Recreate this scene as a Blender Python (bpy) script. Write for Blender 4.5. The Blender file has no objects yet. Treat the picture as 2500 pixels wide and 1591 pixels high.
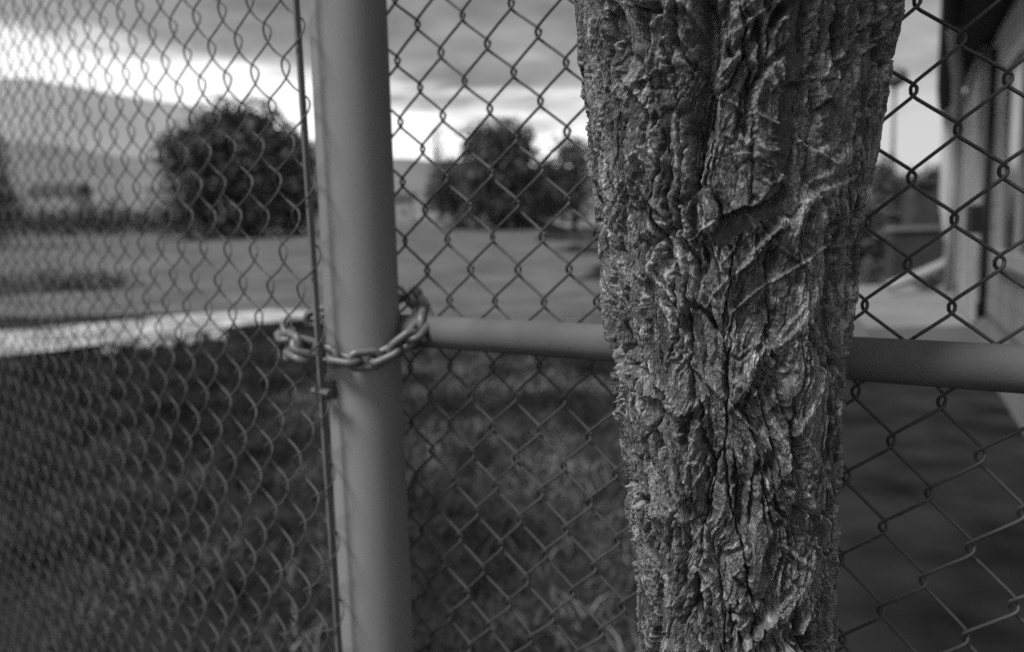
import bpy, math, random
import numpy as np
from mathutils import Matrix, Vector

random.seed(7)
RNG = np.random.default_rng(11)
scene = bpy.context.scene
COL = scene.collection

# ------------------------------------------------------------------ camera
HC = 1.35                                     # eye height above the ground
F = 1944.0                                    # focal length in photo pixels (28 mm lens)
d = np.array([404.0, 16224.0, 1944.0]); d /= np.linalg.norm(d)
up = -d
fw = np.array([0, 0, 1.0]) - up[2] * up; fw /= np.linalg.norm(fw)
rt = np.cross(fw, up)
RM = np.array([rt, fw, up])                   # camera axes -> world axes

def ray(px, py):
    return RM @ np.array([(px - 1250) / F, (py - 795.5) / F, 1.0])

def at_y(px, py, y):                          # the point a photo pixel shows at distance y
    r = ray(px, py); r = r * (y / r[1])
    return np.array([r[0], r[1], r[2] + HC])

def project(P):
    c = (np.asarray(P, float) - [0, 0, HC]) @ RM
    return c[..., 0] / c[..., 2] * F + 1250, c[..., 1] / c[..., 2] * F + 795.5

cam_data = bpy.data.cameras.new('camera')
cam = bpy.data.objects.new('camera', cam_data); COL.objects.link(cam)
cx, cy, cz = RM @ [1, 0, 0], RM @ [0, -1, 0], RM @ [0, 0, -1]
cam.matrix_world = Matrix(((cx[0], cy[0], cz[0], 0), (cx[1], cy[1], cz[1], 0),
                           (cx[2], cy[2], cz[2], HC), (0, 0, 0, 1)))
cam_data.sensor_width = 36; cam_data.lens = 28
cam_data.clip_start = 0.02; cam_data.clip_end = 6000
cam_data.dof.use_dof = True
cam_data.dof.focus_distance = 0.585
cam_data.dof.aperture_fstop = 4.3
scene.camera = cam

# ------------------------------------------------------------------ sky, sun, exposure
SUN_EL, SUN_AZ = math.radians(56), math.radians(-125)    # azimuth from +Y towards +X
world = bpy.data.worlds.new('World'); scene.world = world; world.use_nodes = True
wt = world.node_tree; wt.nodes.clear()
def wn(t, **kw):
    n = wt.nodes.new(t)
    for k, v in kw.items(): setattr(n, k, v)
    return n
def wl(a, b): wt.links.new(a, b)
def wmath(op, a, b=None, clamp=False):
    n = wn('ShaderNodeMath', operation=op); n.use_clamp = clamp
    for i, v in enumerate((a, b)):
        if v is None: continue
        if isinstance(v, (int, float)): n.inputs[i].default_value = v
        else: wl(v, n.inputs[i])
    return n.outputs[0]
sky = wn('ShaderNodeTexSky', sky_type='NISHITA'); sky.sun_disc = False
sky.sun_elevation = SUN_EL; sky.sun_rotation = SUN_AZ
bw = wn('ShaderNodeRGBToBW'); wl(sky.outputs[0], bw.inputs[0])
tc = wn('ShaderNodeTexCoord'); sep = wn('ShaderNodeSeparateXYZ'); wl(tc.outputs['Generated'], sep.inputs[0])
X, Y, Z = sep.outputs
# cloud bank: streaky texture on a flat layer overhead, its lower edge a bright gap above the hills
zc = wmath('MAXIMUM', Z, 0.02)
den = wmath('ADD', zc, 0.10)
comb = wn('ShaderNodeCombineXYZ'); wl(wmath('DIVIDE', X, den), comb.inputs[0]); wl(wmath('DIVIDE', Y, den), comb.inputs[1])
n1 = wn('ShaderNodeTexNoise'); n1.inputs['Scale'].default_value = 0.8; n1.inputs['Detail'].default_value = 5; n1.inputs['Roughness'].default_value = 0.6
wl(comb.outputs[0], n1.inputs['Vector'])
edge = wmath('ADD', wmath('MULTIPLY', wmath('MINIMUM', wmath('MAXIMUM', wmath('SUBTRACT', wmath('MULTIPLY', X, -1.0), 0.10), 0.0), 0.5), 0.16), 0.150)
mp = wn('ShaderNodeMapping'); mp.inputs['Scale'].default_value = (2.2, 2.2, 16); wl(tc.outputs['Generated'], mp.inputs[0])
n2 = wn('ShaderNodeTexNoise'); n2.inputs['Scale'].default_value = 1.7; n2.inputs['Detail'].default_value = 7; n2.inputs['Roughness'].default_value = 0.62
wl(mp.outputs[0], n2.inputs['Vector'])
edge = wmath('ADD', edge, wmath('MULTIPLY', wmath('SUBTRACT', n2.outputs['Fac'], 0.5), 0.21))
cover = wn('ShaderNodeMapRange', interpolation_type='SMOOTHSTEP')
wl(wmath('SUBTRACT', Z, edge), cover.inputs[0]); cover.inputs[1].default_value = -0.03; cover.inputs[2].default_value = 0.035
grey = wn('ShaderNodeMapRange'); wl(n1.outputs['Fac'], grey.inputs[0])
grey.inputs[1].default_value = 0.3; grey.inputs[2].default_value = 0.7; grey.inputs[3].default_value = 1.1; grey.inputs[4].default_value = 5.5
east = wn('ShaderNodeMapRange', interpolation_type='SMOOTHSTEP'); wl(X, east.inputs[0])
east.inputs[1].default_value = 0.10; east.inputs[2].default_value = 0.42; east.inputs[3].default_value = 1.0; east.inputs[4].default_value = 0.5
gap = wmath('MULTIPLY', wmath('ADD', wmath('MULTIPLY', bw.outputs[0], 0.5), 10.5), east.outputs[0])
mx = wn('ShaderNodeMix', data_type='FLOAT'); wl(cover.outputs[0], mx.inputs[0]); wl(gap, mx.inputs[2]); wl(grey.outputs[0], mx.inputs[3])
bg = wn('ShaderNodeBackground'); bg.inputs['Strength'].default_value = 0.10
cc = wn('ShaderNodeCombineColor')
for i in range(3): wl(mx.outputs[0], cc.inputs[i])
wl(cc.outputs[0], bg.inputs['Color'])
wo = wn('ShaderNodeOutputWorld'); wl(bg.outputs[0], wo.inputs['Surface'])

sun_d = bpy.data.lights.new('sun', 'SUN'); sun_d.energy = 3.4; sun_d.angle = math.radians(15)
sun = bpy.data.objects.new('sun', sun_d); COL.objects.link(sun)
sdir = Vector((math.sin(SUN_AZ) * math.cos(SUN_EL), math.cos(SUN_AZ) * math.cos(SUN_EL), math.sin(SUN_EL)))
sun.rotation_euler = sdir.to_track_quat('Z', 'Y').to_euler()

vs = scene.view_settings
vs.view_transform = 'Standard'; vs.look = 'None'; vs.exposure = 0.0; vs.gamma = 1.0; vs.use_curve_mapping = False
scene.render.engine = 'CYCLES'
scene.cycles.use_denoising = False          # the leftover sampling noise stands in for film grain
scene.cycles.use_adaptive_sampling = False

# ------------------------------------------------------------------ helpers
ALB = 0.76                                    # one trim for all surface colours against the exposure
def mat(name, lo, hi, scale=8, rough=0.8, bump=0.0, bscale=60, stretch=(1, 1, 1), metallic=0.0, detail=5, attr=None, spec=0.3, coord='Object'):
    lo, hi = lo*ALB, hi*ALB
    m = bpy.data.materials.new(name); m.use_nodes = True
    t = m.node_tree; b = t.nodes['Principled BSDF']
    b.inputs['Roughness'].default_value = rough; b.inputs['Metallic'].default_value = metallic
    b.inputs['Specular IOR Level'].default_value = spec
    tcn = t.nodes.new('ShaderNodeTexCoord'); mpn = t.nodes.new('ShaderNodeMapping'); mpn.inputs['Scale'].default_value = stretch
    t.links.new(tcn.outputs[coord], mpn.inputs[0])
    n = t.nodes.new('ShaderNodeTexNoise'); n.inputs['Scale'].default_value = scale; n.inputs['Detail'].default_value = detail
    t.links.new(mpn.outputs[0], n.inputs['Vector'])
    r = t.nodes.new('ShaderNodeValToRGB')
    r.color_ramp.elements[0].position = 0.3; r.color_ramp.elements[1].position = 0.7
    r.color_ramp.elements[0].color = (lo, lo, lo, 1); r.color_ramp.elements[1].color = (hi, hi, hi, 1)
    t.links.new(n.outputs['Fac'], r.inputs[0])
    out = r.outputs[0]
    if attr:
        a = t.nodes.new('ShaderNodeAttribute'); a.attribute_name = attr
        mm = t.nodes.new('ShaderNodeMix'); mm.data_type = 'RGBA'; mm.blend_type = 'MULTIPLY'; mm.inputs[0].default_value = 1
        t.links.new(out, mm.inputs[6]); t.links.new(a.outputs['Color'], mm.inputs[7]); out = mm.outputs[2]
    t.links.new(out, b.inputs['Base Color'])
    if bump:
        n3 = t.nodes.new('ShaderNodeTexNoise'); n3.inputs['Scale'].default_value = bscale; n3.inputs['Detail'].default_value = 6
        t.links.new(mpn.outputs[0], n3.inputs['Vector'])
        bp = t.nodes.new('ShaderNodeBump'); bp.inputs['Strength'].default_value = bump; bp.inputs['Distance'].default_value = 0.01
        t.links.new(n3.outputs['Fac'], bp.inputs['Height']); t.links.new(bp.outputs[0], b.inputs['Normal'])
    return m

def mesh_np(name, V, Fc, m, parent=None, smooth=False):
    me = bpy.data.meshes.new(name)
    V = np.asarray(V, np.float32); Fc = np.asarray(Fc, np.int32); k = Fc.shape[1]
    me.vertices.add(len(V)); me.vertices.foreach_set('co', V.ravel())
    me.loops.add(Fc.size); me.loops.foreach_set('vertex_index', Fc.ravel())
    me.polygons.add(len(Fc)); me.polygons.foreach_set('loop_start', np.arange(0, Fc.size, k, dtype=np.int32))
    if smooth: me.polygons.foreach_set('use_smooth', np.ones(len(Fc), bool))
    me.update(calc_edges=True)
    if m: me.materials.append(m)
    o = bpy.data.objects.new(name, me); COL.objects.link(o); o.parent = parent
    return o

def attr_col(o, vals, name='tone'):
    a = o.data.color_attributes.new(name, 'FLOAT_COLOR', 'POINT')
    c = np.ones((len(vals), 4), np.float32); c[:, :3] = np.asarray(vals)[:, None]
    a.data.foreach_set('color', c.ravel())

class MB:
    def __init__(s): s.v = []; s.f = []
    def add(s, V, Fc):
        n = len(s.v); s.v += [tuple(p) for p in V]; s.f += [tuple(i + n for i in f) for f in Fc]; return s
    def box(s, lo, hi, M=None):
        x0, y0, z0 = lo; x1, y1, z1 = hi
        V = [(x0,y0,z0),(x1,y0,z0),(x1,y1,z0),(x0,y1,z0),(x0,y0,z1),(x1,y0,z1),(x1,y1,z1),(x0,y1,z1)]
        if M is not None: V = [tuple(M @ Vector(p)) for p in V]
        return s.add(V, [(0,3,2,1),(4,5,6,7),(0,1,5,4),(1,2,6,5),(2,3,7,6),(3,0,4,7)])
    def tube(s, pts, rad, n=8, closed=False, caps=True, flat=None):
        V, Fc = tube_np(np.array(pts, float), rad, n, closed)
        s.add(V, Fc)
        if caps and not closed:
            k = len(s.v) - len(V)
            s.f.append(tuple(k + i for i in range(n))[::-1]); s.f.append(tuple(k + len(V) - n + i for i in range(n)))
        return s
    def build(s, name, m, parent=None, smooth=False):
        me = bpy.data.meshes.new(name); me.from_pydata(s.v, [], s.f); me.update()
        if smooth:
            for p in me.polygons: p.use_smooth = True
        if m: me.materials.append(m)
        o = bpy.data.objects.new(name, me); COL.objects.link(o); o.parent = parent
        return o

def tube_np(P, rad, n=8, closed=False):
    P = np.asarray(P, float); N = len(P)
    if closed: T = np.roll(P, -1, 0) - np.roll(P, 1, 0)
    else: T = np.gradient(P, axis=0)
    T /= np.linalg.norm(T, axis=1)[:, None] + 1e-12
    # parallel transport frame
    a = np.array([0.3, 0.2, 0.93]); a = a / np.linalg.norm(a)
    if abs(a @ T[0]) > 0.9: a = np.array([1.0, 0, 0])
    U = np.zeros_like(P); u = a - (a @ T[0]) * T[0]; u /= np.linalg.norm(u); U[0] = u
    for i in range(1, N):
        u = u - (u @ T[i]) * T[i]; u /= np.linalg.norm(u) + 1e-12; U[i] = u
    W = np.cross(T, U)
    th = np.linspace(0, 2 * np.pi, n, endpoint=False)
    r = np.broadcast_to(np.asarray(rad, float), (N,))
    V = P[:, None] + r[:, None, None] * (np.cos(th)[None, :, None] * U[:, None] + np.sin(th)[None, :, None] * W[:, None])
    V = V.reshape(-1, 3)
    i = np.arange(N if closed else N - 1)[:, None]; j = np.arange(n)[None]
    i2 = (i + 1) % N; j2 = (j + 1) % n
    Fc = np.stack([i * n + j, i * n + j2, i2 * n + j2, i2 * n + j], -1).reshape(-1, 4)
    return V, Fc.tolist()

def empty(name, loc=(0, 0, 0)):
    o = bpy.data.objects.new(name, None); o.empty_display_size = 0.1; COL.objects.link(o); o.location = loc
    return o
def tag(o, label=None, cat=None, group=None, kind=None):
    if label: o['label'] = label
    if cat: o['category'] = cat
    if group: o['group'] = group
    if kind: o['kind'] = kind
    return o
def adopt(root):                              # parts are modelled in world space; hang them under their root
    bpy.context.view_layer.update()
    inv = root.matrix_world.inverted()
    for c in root.children: c.matrix_parent_inverse = inv

# 2-D gradient noise on numpy arrays
_perm = RNG.permutation(4096)
_grad = np.stack([np.cos(np.linspace(0, 2*np.pi, 64, endpoint=False)), np.sin(np.linspace(0, 2*np.pi, 64, endpoint=False))], 1)
def _h(ix, iy): return _perm[(_perm[ix & 4095] + iy) & 4095]
def noise2(x, y):
    ix = np.floor(x).astype(int); iy = np.floor(y).astype(int); fx = x - ix; fy = y - iy
    u = fx*fx*fx*(fx*(fx*6-15)+10); v = fy*fy*fy*(fy*(fy*6-15)+10)
    def g(a, b):
        q = _grad[_h(ix + a, iy + b) & 63]; return q[..., 0]*(fx-a) + q[..., 1]*(fy-b)
    n0 = g(0,0)*(1-u) + g(1,0)*u; n1_ = g(0,1)*(1-u) + g(1,1)*u
    return (n0*(1-v) + n1_*v) * 1.5
def fbm(x, y, o=4, g=0.5):
    s = 0; a = 1; t = 0
    for k in range(o):
        s = s + a*noise2(x*2**k + 17.3*k, y*2**k - 9.1*k); t += a; a *= g
    return s / t
def ridged(x, y, o=4, g=0.5):
    s = 0; a = 1; t = 0
    for k in range(o):
        s = s + a*(1 - np.abs(noise2(x*2**k + 5.7*k, y*2**k + 3.3*k))*1.6); t += a; a *= g
    return s / t
def worley(x, y):
    ix = np.floor(x).astype(int); iy = np.floor(y).astype(int)
    b1 = np.full(x.shape, 9.0); b2 = np.full(x.shape, 9.0); idc = np.zeros(x.shape, int); ox = np.zeros(x.shape); oy = np.zeros(x.shape)
    for a in (-1, 0, 1):
        for b in (-1, 0, 1):
            hh = _h(ix + a, iy + b); jx = (hh % 61) / 61.0; jy = (_perm[hh] % 67) / 67.0
            dx = ix + a + jx - x; dy = iy + b + jy - y; dd = np.sqrt(dx*dx + dy*dy)
            c = dd < b1
            b2 = np.where(c, b1, np.minimum(b2, dd)); idc = np.where(c, hh, idc); ox = np.where(c, dx, ox); oy = np.where(c, dy, oy); b1 = np.where(c, dd, b1)
    return b1, b2, idc, ox, oy
def sstep(a, b, x):
    t = np.clip((x - a) / (b - a), 0, 1); return t*t*(3 - 2*t)

# ------------------------------------------------------------------ materials
M_post = mat('galvanised_post', 0.28, 0.355, 14, 0.75, 0.04, 500, spec=0.12, stretch=(1, 1, 0.25), detail=9)
M_rail = mat('galvanised_rail', 0.14, 0.2, 16, 0.75, 0.1, 500, spec=0.12)
M_wire = mat('galvanised_wire', 0.08, 0.13, 20, 0.5, metallic=0.3)
M_wire2 = mat('weathered_wire', 0.08, 0.15, 20, 0.5, metallic=0.3)
M_bar = mat('steel_bar', 0.16, 0.24, 12, 0.55, metallic=0.2)
M_chain = mat('zinc_chain', 0.17, 0.28, 30, 0.45, 0.1, 500, metallic=0.25)
M_bark = mat('bark', 0.6, 1.25, 260, 0.85, 0.8, 700, stretch=(1, 1, 0.4), attr='tone', spec=0.3)
M_strip = mat('pale_bark_fibre', 0.2, 0.5, 230, 0.85, 0.9, 600, stretch=(1, 1, 0.10))
M_leaf = mat('leaf', 0.035, 0.07, 2, 0.7, attr='tone')
M_bushleaf = mat('dark_leaf', 0.085, 0.15, 0.6, 0.75, attr='tone')
M_hazeleaf = mat('olive_leaf', 0.1, 0.17, 0.6, 0.8, attr='tone')
M_wood = mat('dark_wood', 0.05, 0.09, 6, 0.9)
M_ground = mat('dry_grass_ground', 0.018, 0.05, 1.7, 0.95, 0.6, 14, detail=8, spec=0.03)
M_field = mat('mown_field', 0.085, 0.21, 0.8, 0.95, stretch=(0.8, 1.0, 1), detail=9)
M_path = mat('pale_gravel', 0.12, 1.05, 2.4, 0.6, 0.4, 30, detail=9)
M_asphalt = mat('asphalt', 0.014, 0.05, 2.2, 0.95, 0.3, 60, detail=8, spec=0.03)
M_concrete = mat('concrete', 0.24, 0.32, 1.5, 0.85, 0.15, 40)
M_grass = mat('grass_blade', 0.04, 0.085, 3, 0.9, attr='tone', spec=0.05)
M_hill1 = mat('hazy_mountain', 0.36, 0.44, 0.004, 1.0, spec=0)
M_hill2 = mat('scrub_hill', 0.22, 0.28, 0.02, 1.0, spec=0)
M_siding = mat('painted_siding', 0.28, 0.36, 2, 0.7)
M_trim = mat('white_trim', 0.4, 0.48, 3, 0.6)
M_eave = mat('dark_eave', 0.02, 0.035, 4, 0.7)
M_glass = mat('window_glass', 0.015, 0.02, 3, 0.15, spec=0.5)
M_roof = mat('shingle_roof', 0.06, 0.1, 3, 0.9)
M_box = mat('black_box', 0.012, 0.02, 5, 0.6)
M_stucco = mat('pale_stucco', 0.4, 0.5, 0.8, 0.9)
M_greystone = mat('grey_block', 0.05, 0.09, 3, 0.9)
M_stone = mat('pale_stone', 0.6, 0.8, 8, 0.7)

# ------------------------------------------------------------------ ground and far setting
def ground_z(x, y):
    x = np.asarray(x, float); y = np.asarray(y, float)
    rise = np.maximum(0, y - 16) * 0.0435 * (1 - sstep(2, 9, x))
    rise = np.where(y > 75, 59*0.0435*(1 - sstep(2, 9, x)) + (y - 75)*0.004, rise)
    return rise + 0.025*fbm(x*0.8, y*0.8, 3)*sstep(0.5, 2, y)

gy = np.concatenate([np.linspace(-14, 0, 12, endpoint=False), np.linspace(0, 16, 90, endpoint=False), np.linspace(16, 90, 70, endpoint=False), np.geomspace(90, 2500, 26)])
gx0 = np.concatenate([-np.geomspace(12, 2500, 30)[::-1], np.linspace(-12, 12, 100)[1:-1], np.geomspace(12, 2500, 30)])
GX, GY = np.meshgrid(gx0, gy)
GZ = ground_z(GX, GY)
ny, nx = GX.shape
ii, jj = np.meshgrid(np.arange(ny-1), np.arange(nx-1), indexing='ij')
quad = np.stack([ii*nx+jj, ii*nx+jj+1, (ii+1)*nx+jj+1, (ii+1)*nx+jj], -1).reshape(-1, 4)
def ground_sheet(name, keep, m, dz=0.0):
    c = np.stack([GX.ravel(), GY.ravel(), GZ.ravel() + dz], 1)
    o = mesh_np(name, c, quad[keep] if keep is not None else quad, m, smooth=True)
    return o
g = ground_sheet('ground', None, M_ground); tag(g, kind='structure')

def patch(name, poly, m, dz, n=24):           # a surface between two edge lines, laid on the ground
    A, B = np.array(poly[0], float), np.array(poly[1], float)
    def res(L):
        s = np.linspace(0, 1, n); k = np.linspace(0, 1, len(L))
        return np.stack([np.interp(s, k, L[:, 0]), np.interp(s, k, L[:, 1])], 1)
    A, B = res(A), res(B); t = np.linspace(0, 1, 10)[:, None, None]
    Gd = A[None]*(1-t) + B[None]*t
    z = ground_z(Gd[..., 0], Gd[..., 1]) + dz
    V = np.concatenate([Gd, z[..., None]], -1).reshape(-1, 3)
    i, j = np.meshgrid(np.arange(9), np.arange(n-1), indexing='ij')
    Fc = np.stack([i*n+j, i*n+j+1, (i+1)*n+j+1, (i+1)*n+j], -1).reshape(-1, 4)
    o = mesh_np(name, V, Fc, m, smooth=True); tag(o, kind='structure'); return o

# field beyond the path
fo = patch('field', [[(-60, 14.5), (-12, 14.3), (-6, 14.3), (-3.6, 13.8), (-2.2, 11.6), (-0.8, 10.4), (1.4, 9.6)], [(-160, 80), (-40, 80), (10, 80), (30, 80)]], M_field, 0.02, 40)
# bright gravel path, ragged near edge
rg = lambda k, a: [(x + random.uniform(-a, a), y + random.uniform(-a, a)) for x, y in k]
near = rg([(-14, 6.0), (-9, 7.5), (-6.6, 8.7), (-5.4, 9.5), (-4.8, 10.4), (-4.2, 11.2), (-3.7, 11.9), (-3.3, 12.5), (-3.0, 13.0)], 0.32)
far = [(-16, 9.2), (-11, 10.8), (-7.65, 11.95), (-6.3, 13.0), (-5.35, 13.9), (-4.6, 14.1), (-3.9, 14.0), (-3.3, 13.7), (-2.7, 13.2)]
patch('path', [near, far], M_path, 0.045, 60)
# paved yard on the right and the concrete apron of the building
patch('paved_yard', [[(0.55, -2), (0.8, 2), (1.5, 5), (3.4, 9.0), (5.0, 12)], [(6, -3), (6.5, 2), (8, 6), (10, 10), (12, 13)]], M_asphalt, 0.035, 30)
V = [(3.42, 7.6), (4.55, 7.55), (6.9, 12.6), (5.0, 12.9)]
V = [(x_, y_, z_) for z_ in (-0.1, 0.34) for x_, y_ in V]
ap = bpy.data.meshes.new('concrete_apron'); ap.from_pydata(V, [], [(3,2,1,0), (4,5,6,7), (0,1,5,4), (1,2,6,5), (2,3,7,6), (3,0,4,7)]); ap.materials.append(M_concrete)
ap = bpy.data.objects.new('concrete_apron', ap); COL.objects.link(ap); tag(ap, kind='structure')

def hills(name, y, px_prof, m, depth, rough):
    pxs = np.linspace(-1400, 4000, 240)
    ys = np.interp(pxs, [p[0] for p in px_prof], [p[1] for p in px_prof])
    ys = ys + rough*fbm(pxs/130.0, pxs*0 + y/97.0, 4)
    top = np.array([at_y(a, b, y) for a, b in zip(pxs, ys)])
    rows = []
    for k, t in enumerate(np.linspace(0, 1, 14)):
        q = top.copy(); q[:, 1] = y - depth*(1 - t); q[:, 0] = top[:, 0]*(q[:, 1]/y)
        q[:, 2] = 1.0 + (np.maximum(top[:, 2], 3) - 1.0)*(t**1.3) + (0.04*top[:, 2]*fbm(q[:, 0]/(y*0.05), q[:, 1]/(y*0.05), 3) if 0 < k < 13 else 0)
        rows.append(q)
    q = top.copy(); q[:, 1] += depth*0.6; q[:, 2] = 0; rows.append(q)
    V = np.array(rows).reshape(-1, 3); n = len(pxs)
    i, j = np.meshgrid(np.arange(14), np.arange(n-1), indexing='ij')
    Fc = np.stack([i*n+j, i*n+j+1, (i+1)*n+j+1, (i+1)*n+j], -1).reshape(-1, 4)
    o = mesh_np(name, V, Fc, m, smooth=True); tag(o, kind='structure'); return o
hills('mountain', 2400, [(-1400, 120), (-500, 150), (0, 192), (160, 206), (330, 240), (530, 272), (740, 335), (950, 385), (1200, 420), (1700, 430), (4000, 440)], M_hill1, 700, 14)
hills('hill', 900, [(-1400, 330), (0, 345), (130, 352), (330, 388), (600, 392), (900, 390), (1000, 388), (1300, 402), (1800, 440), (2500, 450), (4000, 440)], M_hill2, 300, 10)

# ------------------------------------------------------------------ trees, hedges
def leaf_mesh(name, C, S, size, m, parent=None, n=4000, shell=0.55, tone=(0.6, 1.5)):
    C = np.array(C, float); S = np.array(S, float)
    vol = S.prod(1)**0.67; k = RNG.choice(len(C), n, p=vol/vol.sum())
    v = RNG.normal(size=(n, 3)); v /= np.linalg.norm(v, axis=1)[:, None]
    r = shell + (1.55 - shell)*RNG.random(n)**1.7
    r *= 1 + 0.16*np.sin(v[:, 0]*7 + k) * np.cos(v[:, 2]*6 + k*2)
    P = C[k] + S[k]*v*r[:, None]
    a = RNG.normal(size=(n, 3)); a /= np.linalg.norm(a, axis=1)[:, None]
    b = np.cross(a, RNG.normal(size=(n, 3))); b /= np.linalg.norm(b, axis=1)[:, None]
    s = size*(0.6 + 0.9*RNG.random(n))[:, None]
    V = np.stack([P - a*s, P + b*s*0.45, P + a*s, P - b*s*0.45], 1).reshape(-1, 3)
    o = mesh_np(name, V, np.arange(4*n).reshape(-1, 4), m, parent)
    attr_col(o, np.repeat(tone[0] + (tone[1] - tone[0])*RNG.random(n), 4)); return o

def tree(name, base, height, lobes, label, m, group, n=4000, leaf=0.16, trunk_r=0.14, cat='tree'):
    x, y = base; z = float(ground_z(x, y)) - 0.05
    root = empty(name, (x, y, z)); tag(root, label, cat, group)
    top = height*0.7
    mb = MB(); pts = [(x, y, z), (x + 0.03*height, y, z + top*0.3), (x - 0.02*height, y + 0.1, z + top*0.65), (x, y, z + top)]
    mb.tube(pts, np.array([trunk_r*1.3, trunk_r, trunk_r*0.7, trunk_r*0.3]), 8)
    for lx, ly, lz, sx, sy, sz in lobes:
        mb.tube([pts[1], ((x + x + lx)/2, y + ly/2, z + (lz + top*0.3)/2 + 0.1), (x + lx, y + ly, z + lz)], np.array([trunk_r*0.6, trunk_r*0.35, trunk_r*0.1]), 6)
    mb.build('trunk', M_wood, root, True)
    leaf_mesh('crown', [(x + l[0], y + l[1], z + l[2]) for l in lobes], [l[3:] for l in lobes], leaf, m, root, n)
    adopt(root); return root

def px_tree(name, px, pbase, ptop, pw, Y, label, m, group, n=4000, lobes=9, leaf=None, low=0.12, seed=0, cat='tree'):
    """a tree whose crown spans pw photo pixels round px at distance Y"""
    rr = np.random.default_rng(seed + 5)
    b = at_y(px, pbase, Y); t = at_y(px, ptop, Y); w = pw/F*Y
    z0 = float(ground_z(b[0], Y)); H = t[2] - z0
    L = []
    lobes = int(lobes*1.7)
    for k in range(lobes):
        fz = low + (0.98 - low)*(k + 0.5)/lobes
        wid = w*0.5*(0.35 + 0.65*math.sin(math.pi*min(1, 0.22 + 0.72*fz)))
        sz = H*rr.uniform(0.1, 0.19); sx = w*rr.uniform(0.13, 0.24)
        off = rr.uniform(-1, 1)*max(0, wid - sx)
        L.append((off, rr.uniform(-0.25, 0.25)*w, min(H*fz, H - sz), sx, sx, sz))
    L.append((0.06*w*rr.uniform(-1, 1), 0, H*0.40, w*0.32, w*0.3, H*0.3)); L.append((0.05*w, 0, H*0.82, w*0.2, w*0.2, H*0.17))
    return tree(name, (b[0], Y), H, L, label, m, group, n, leaf or max(0.10, w*0.036), max(0.06, H*0.025), cat)

G1 = 'trees across the field'
px_tree('dense_tree', 600, 556, 265, 330, 46, 'tallest dark tree left of the steel post, behind the wire mesh', M_bushleaf, G1, 7000, 11, seed=1, low=0.1)
px_tree('dense_tree', 465, 562, 330, 200, 45, 'dark rounded tree joined to the left side of the tallest one', M_bushleaf, G1, 4000, 9, seed=2, low=0.1)
px_tree('dense_tree', 725, 556, 325, 190, 47, 'dark tree seen just left of the steel post', M_bushleaf, G1, 3500, 9, seed=3, low=0.1)
px_tree('dense_tree', 1225, 540, 308, 260, 48, 'dark domed tree between the steel post and the rough trunk', M_bushleaf, G1, 6000, 10, seed=4, low=0.12)
px_tree('dense_tree', 1115, 545, 395, 190, 50, 'low dark tree at the left foot of the domed tree', M_bushleaf, G1, 3000, 8, seed=5, low=0.08)
px_tree('loose_tree', 1400, 535, 335, 190, 54, 'paler loose tree half hidden by the left edge of the rough trunk', M_hazeleaf, G1, 2200, 8, seed=6, low=0.2)
px_tree('dense_tree', 1325, 545, 392, 170, 52, 'dark low tree between the domed tree and the rough trunk', M_bushleaf, G1, 2600, 8, seed=15, low=0.1)
px_tree('dense_tree', -20, 565, 318, 150, 40, 'dark tree cut off by the left edge of the picture', M_bushleaf, G1, 4000, 9, seed=7, low=0.05)
px_tree('thin_tree', 1075, 540, 300, 70, 70, 'thin pale tree rising left of the domed tree', M_hazeleaf, G1, 500, 6, seed=8, low=0.4)
px_tree('dense_tree', 2140, 600, 385, 130, 36, 'dark pointed tree behind the mesh right of the rough trunk', M_bushleaf, 'trees beyond the yard', 3500, 9, seed=9, low=0.05)
px_tree('dense_tree', 2205, 606, 425, 150, 40, 'dark broad tree behind the low wall right of the trunk', M_bushleaf, 'trees beyond the yard', 3500, 9, seed=16, low=0.05)
px_tree('dense_tree', 2275, 600, 405, 130, 34, 'dark tree against the far corner of the pale building', M_bushleaf, 'trees beyond the yard', 3500, 9, seed=10, low=0.05)

def hedge(name, p0, p1, h, w, label, n, m=M_bushleaf, leaf=0.09):
    p0 = np.array(p0, float); p1 = np.array(p1, float); L = np.linalg.norm(p1 - p0)
    k = max(3, int(L/(w*1.1))); C = []; S = []
    root = empty(name, (p0[0], p0[1], float(ground_z(*p0)))); tag(root, label, 'hedge')
    for i in range(k):
        q = p0 + (p1 - p0)*(i + 0.5)/k; z = float(ground_z(*q)); hh = h*random.uniform(0.8, 1.08)
        C.append((q[0], q[1], z + hh*0.5)); S.append((max(w*0.8, L/k*0.7), w*0.6, hh*0.52))
        MB().tube([(q[0], q[1], z - 0.05), (q[0] + 0.03, q[1], z + hh*0.4), (q[0], q[1] + 0.02, z + hh*0.8)], np.array([0.04, 0.03, 0.01]), 5).build('stem', M_wood, root)
    leaf_mesh('foliage', C, S, leaf, m, root, n, 0.5); adopt(root); return root
a = at_y(-260, 560, 56); b = at_y(420, 560, 56)
hedge('hedge', (a[0], 56), (b[0], 56), 2.1, 1.4, 'long dark hedge along the far edge of the field at left', 6000, leaf=0.16)
a = at_y(-200, 700, 18); b = at_y(225, 700, 18)
hedge('hedge', (a[0], 18), (b[0], 19.5), 0.5, 0.9, 'low scrubby hedge beyond the bright path at far left', 2200, M_hazeleaf, 0.06)
a = at_y(2030, 600, 24); b = at_y(2125, 600, 25)
hedge('hedge', (a[0], 24), (b[0], 25), 2.1, 0.9, 'dark clipped hedge right of the trunk beyond the yard', 3500, leaf=0.09)
a = at_y(2262, 590, 27); b = at_y(2345, 590, 27)
hedge('hedge', (a[0], 27), (b[0], 27), 2.2, 0.8, 'dark hedge beside the far end of the pale building', 2500, leaf=0.09)

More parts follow.
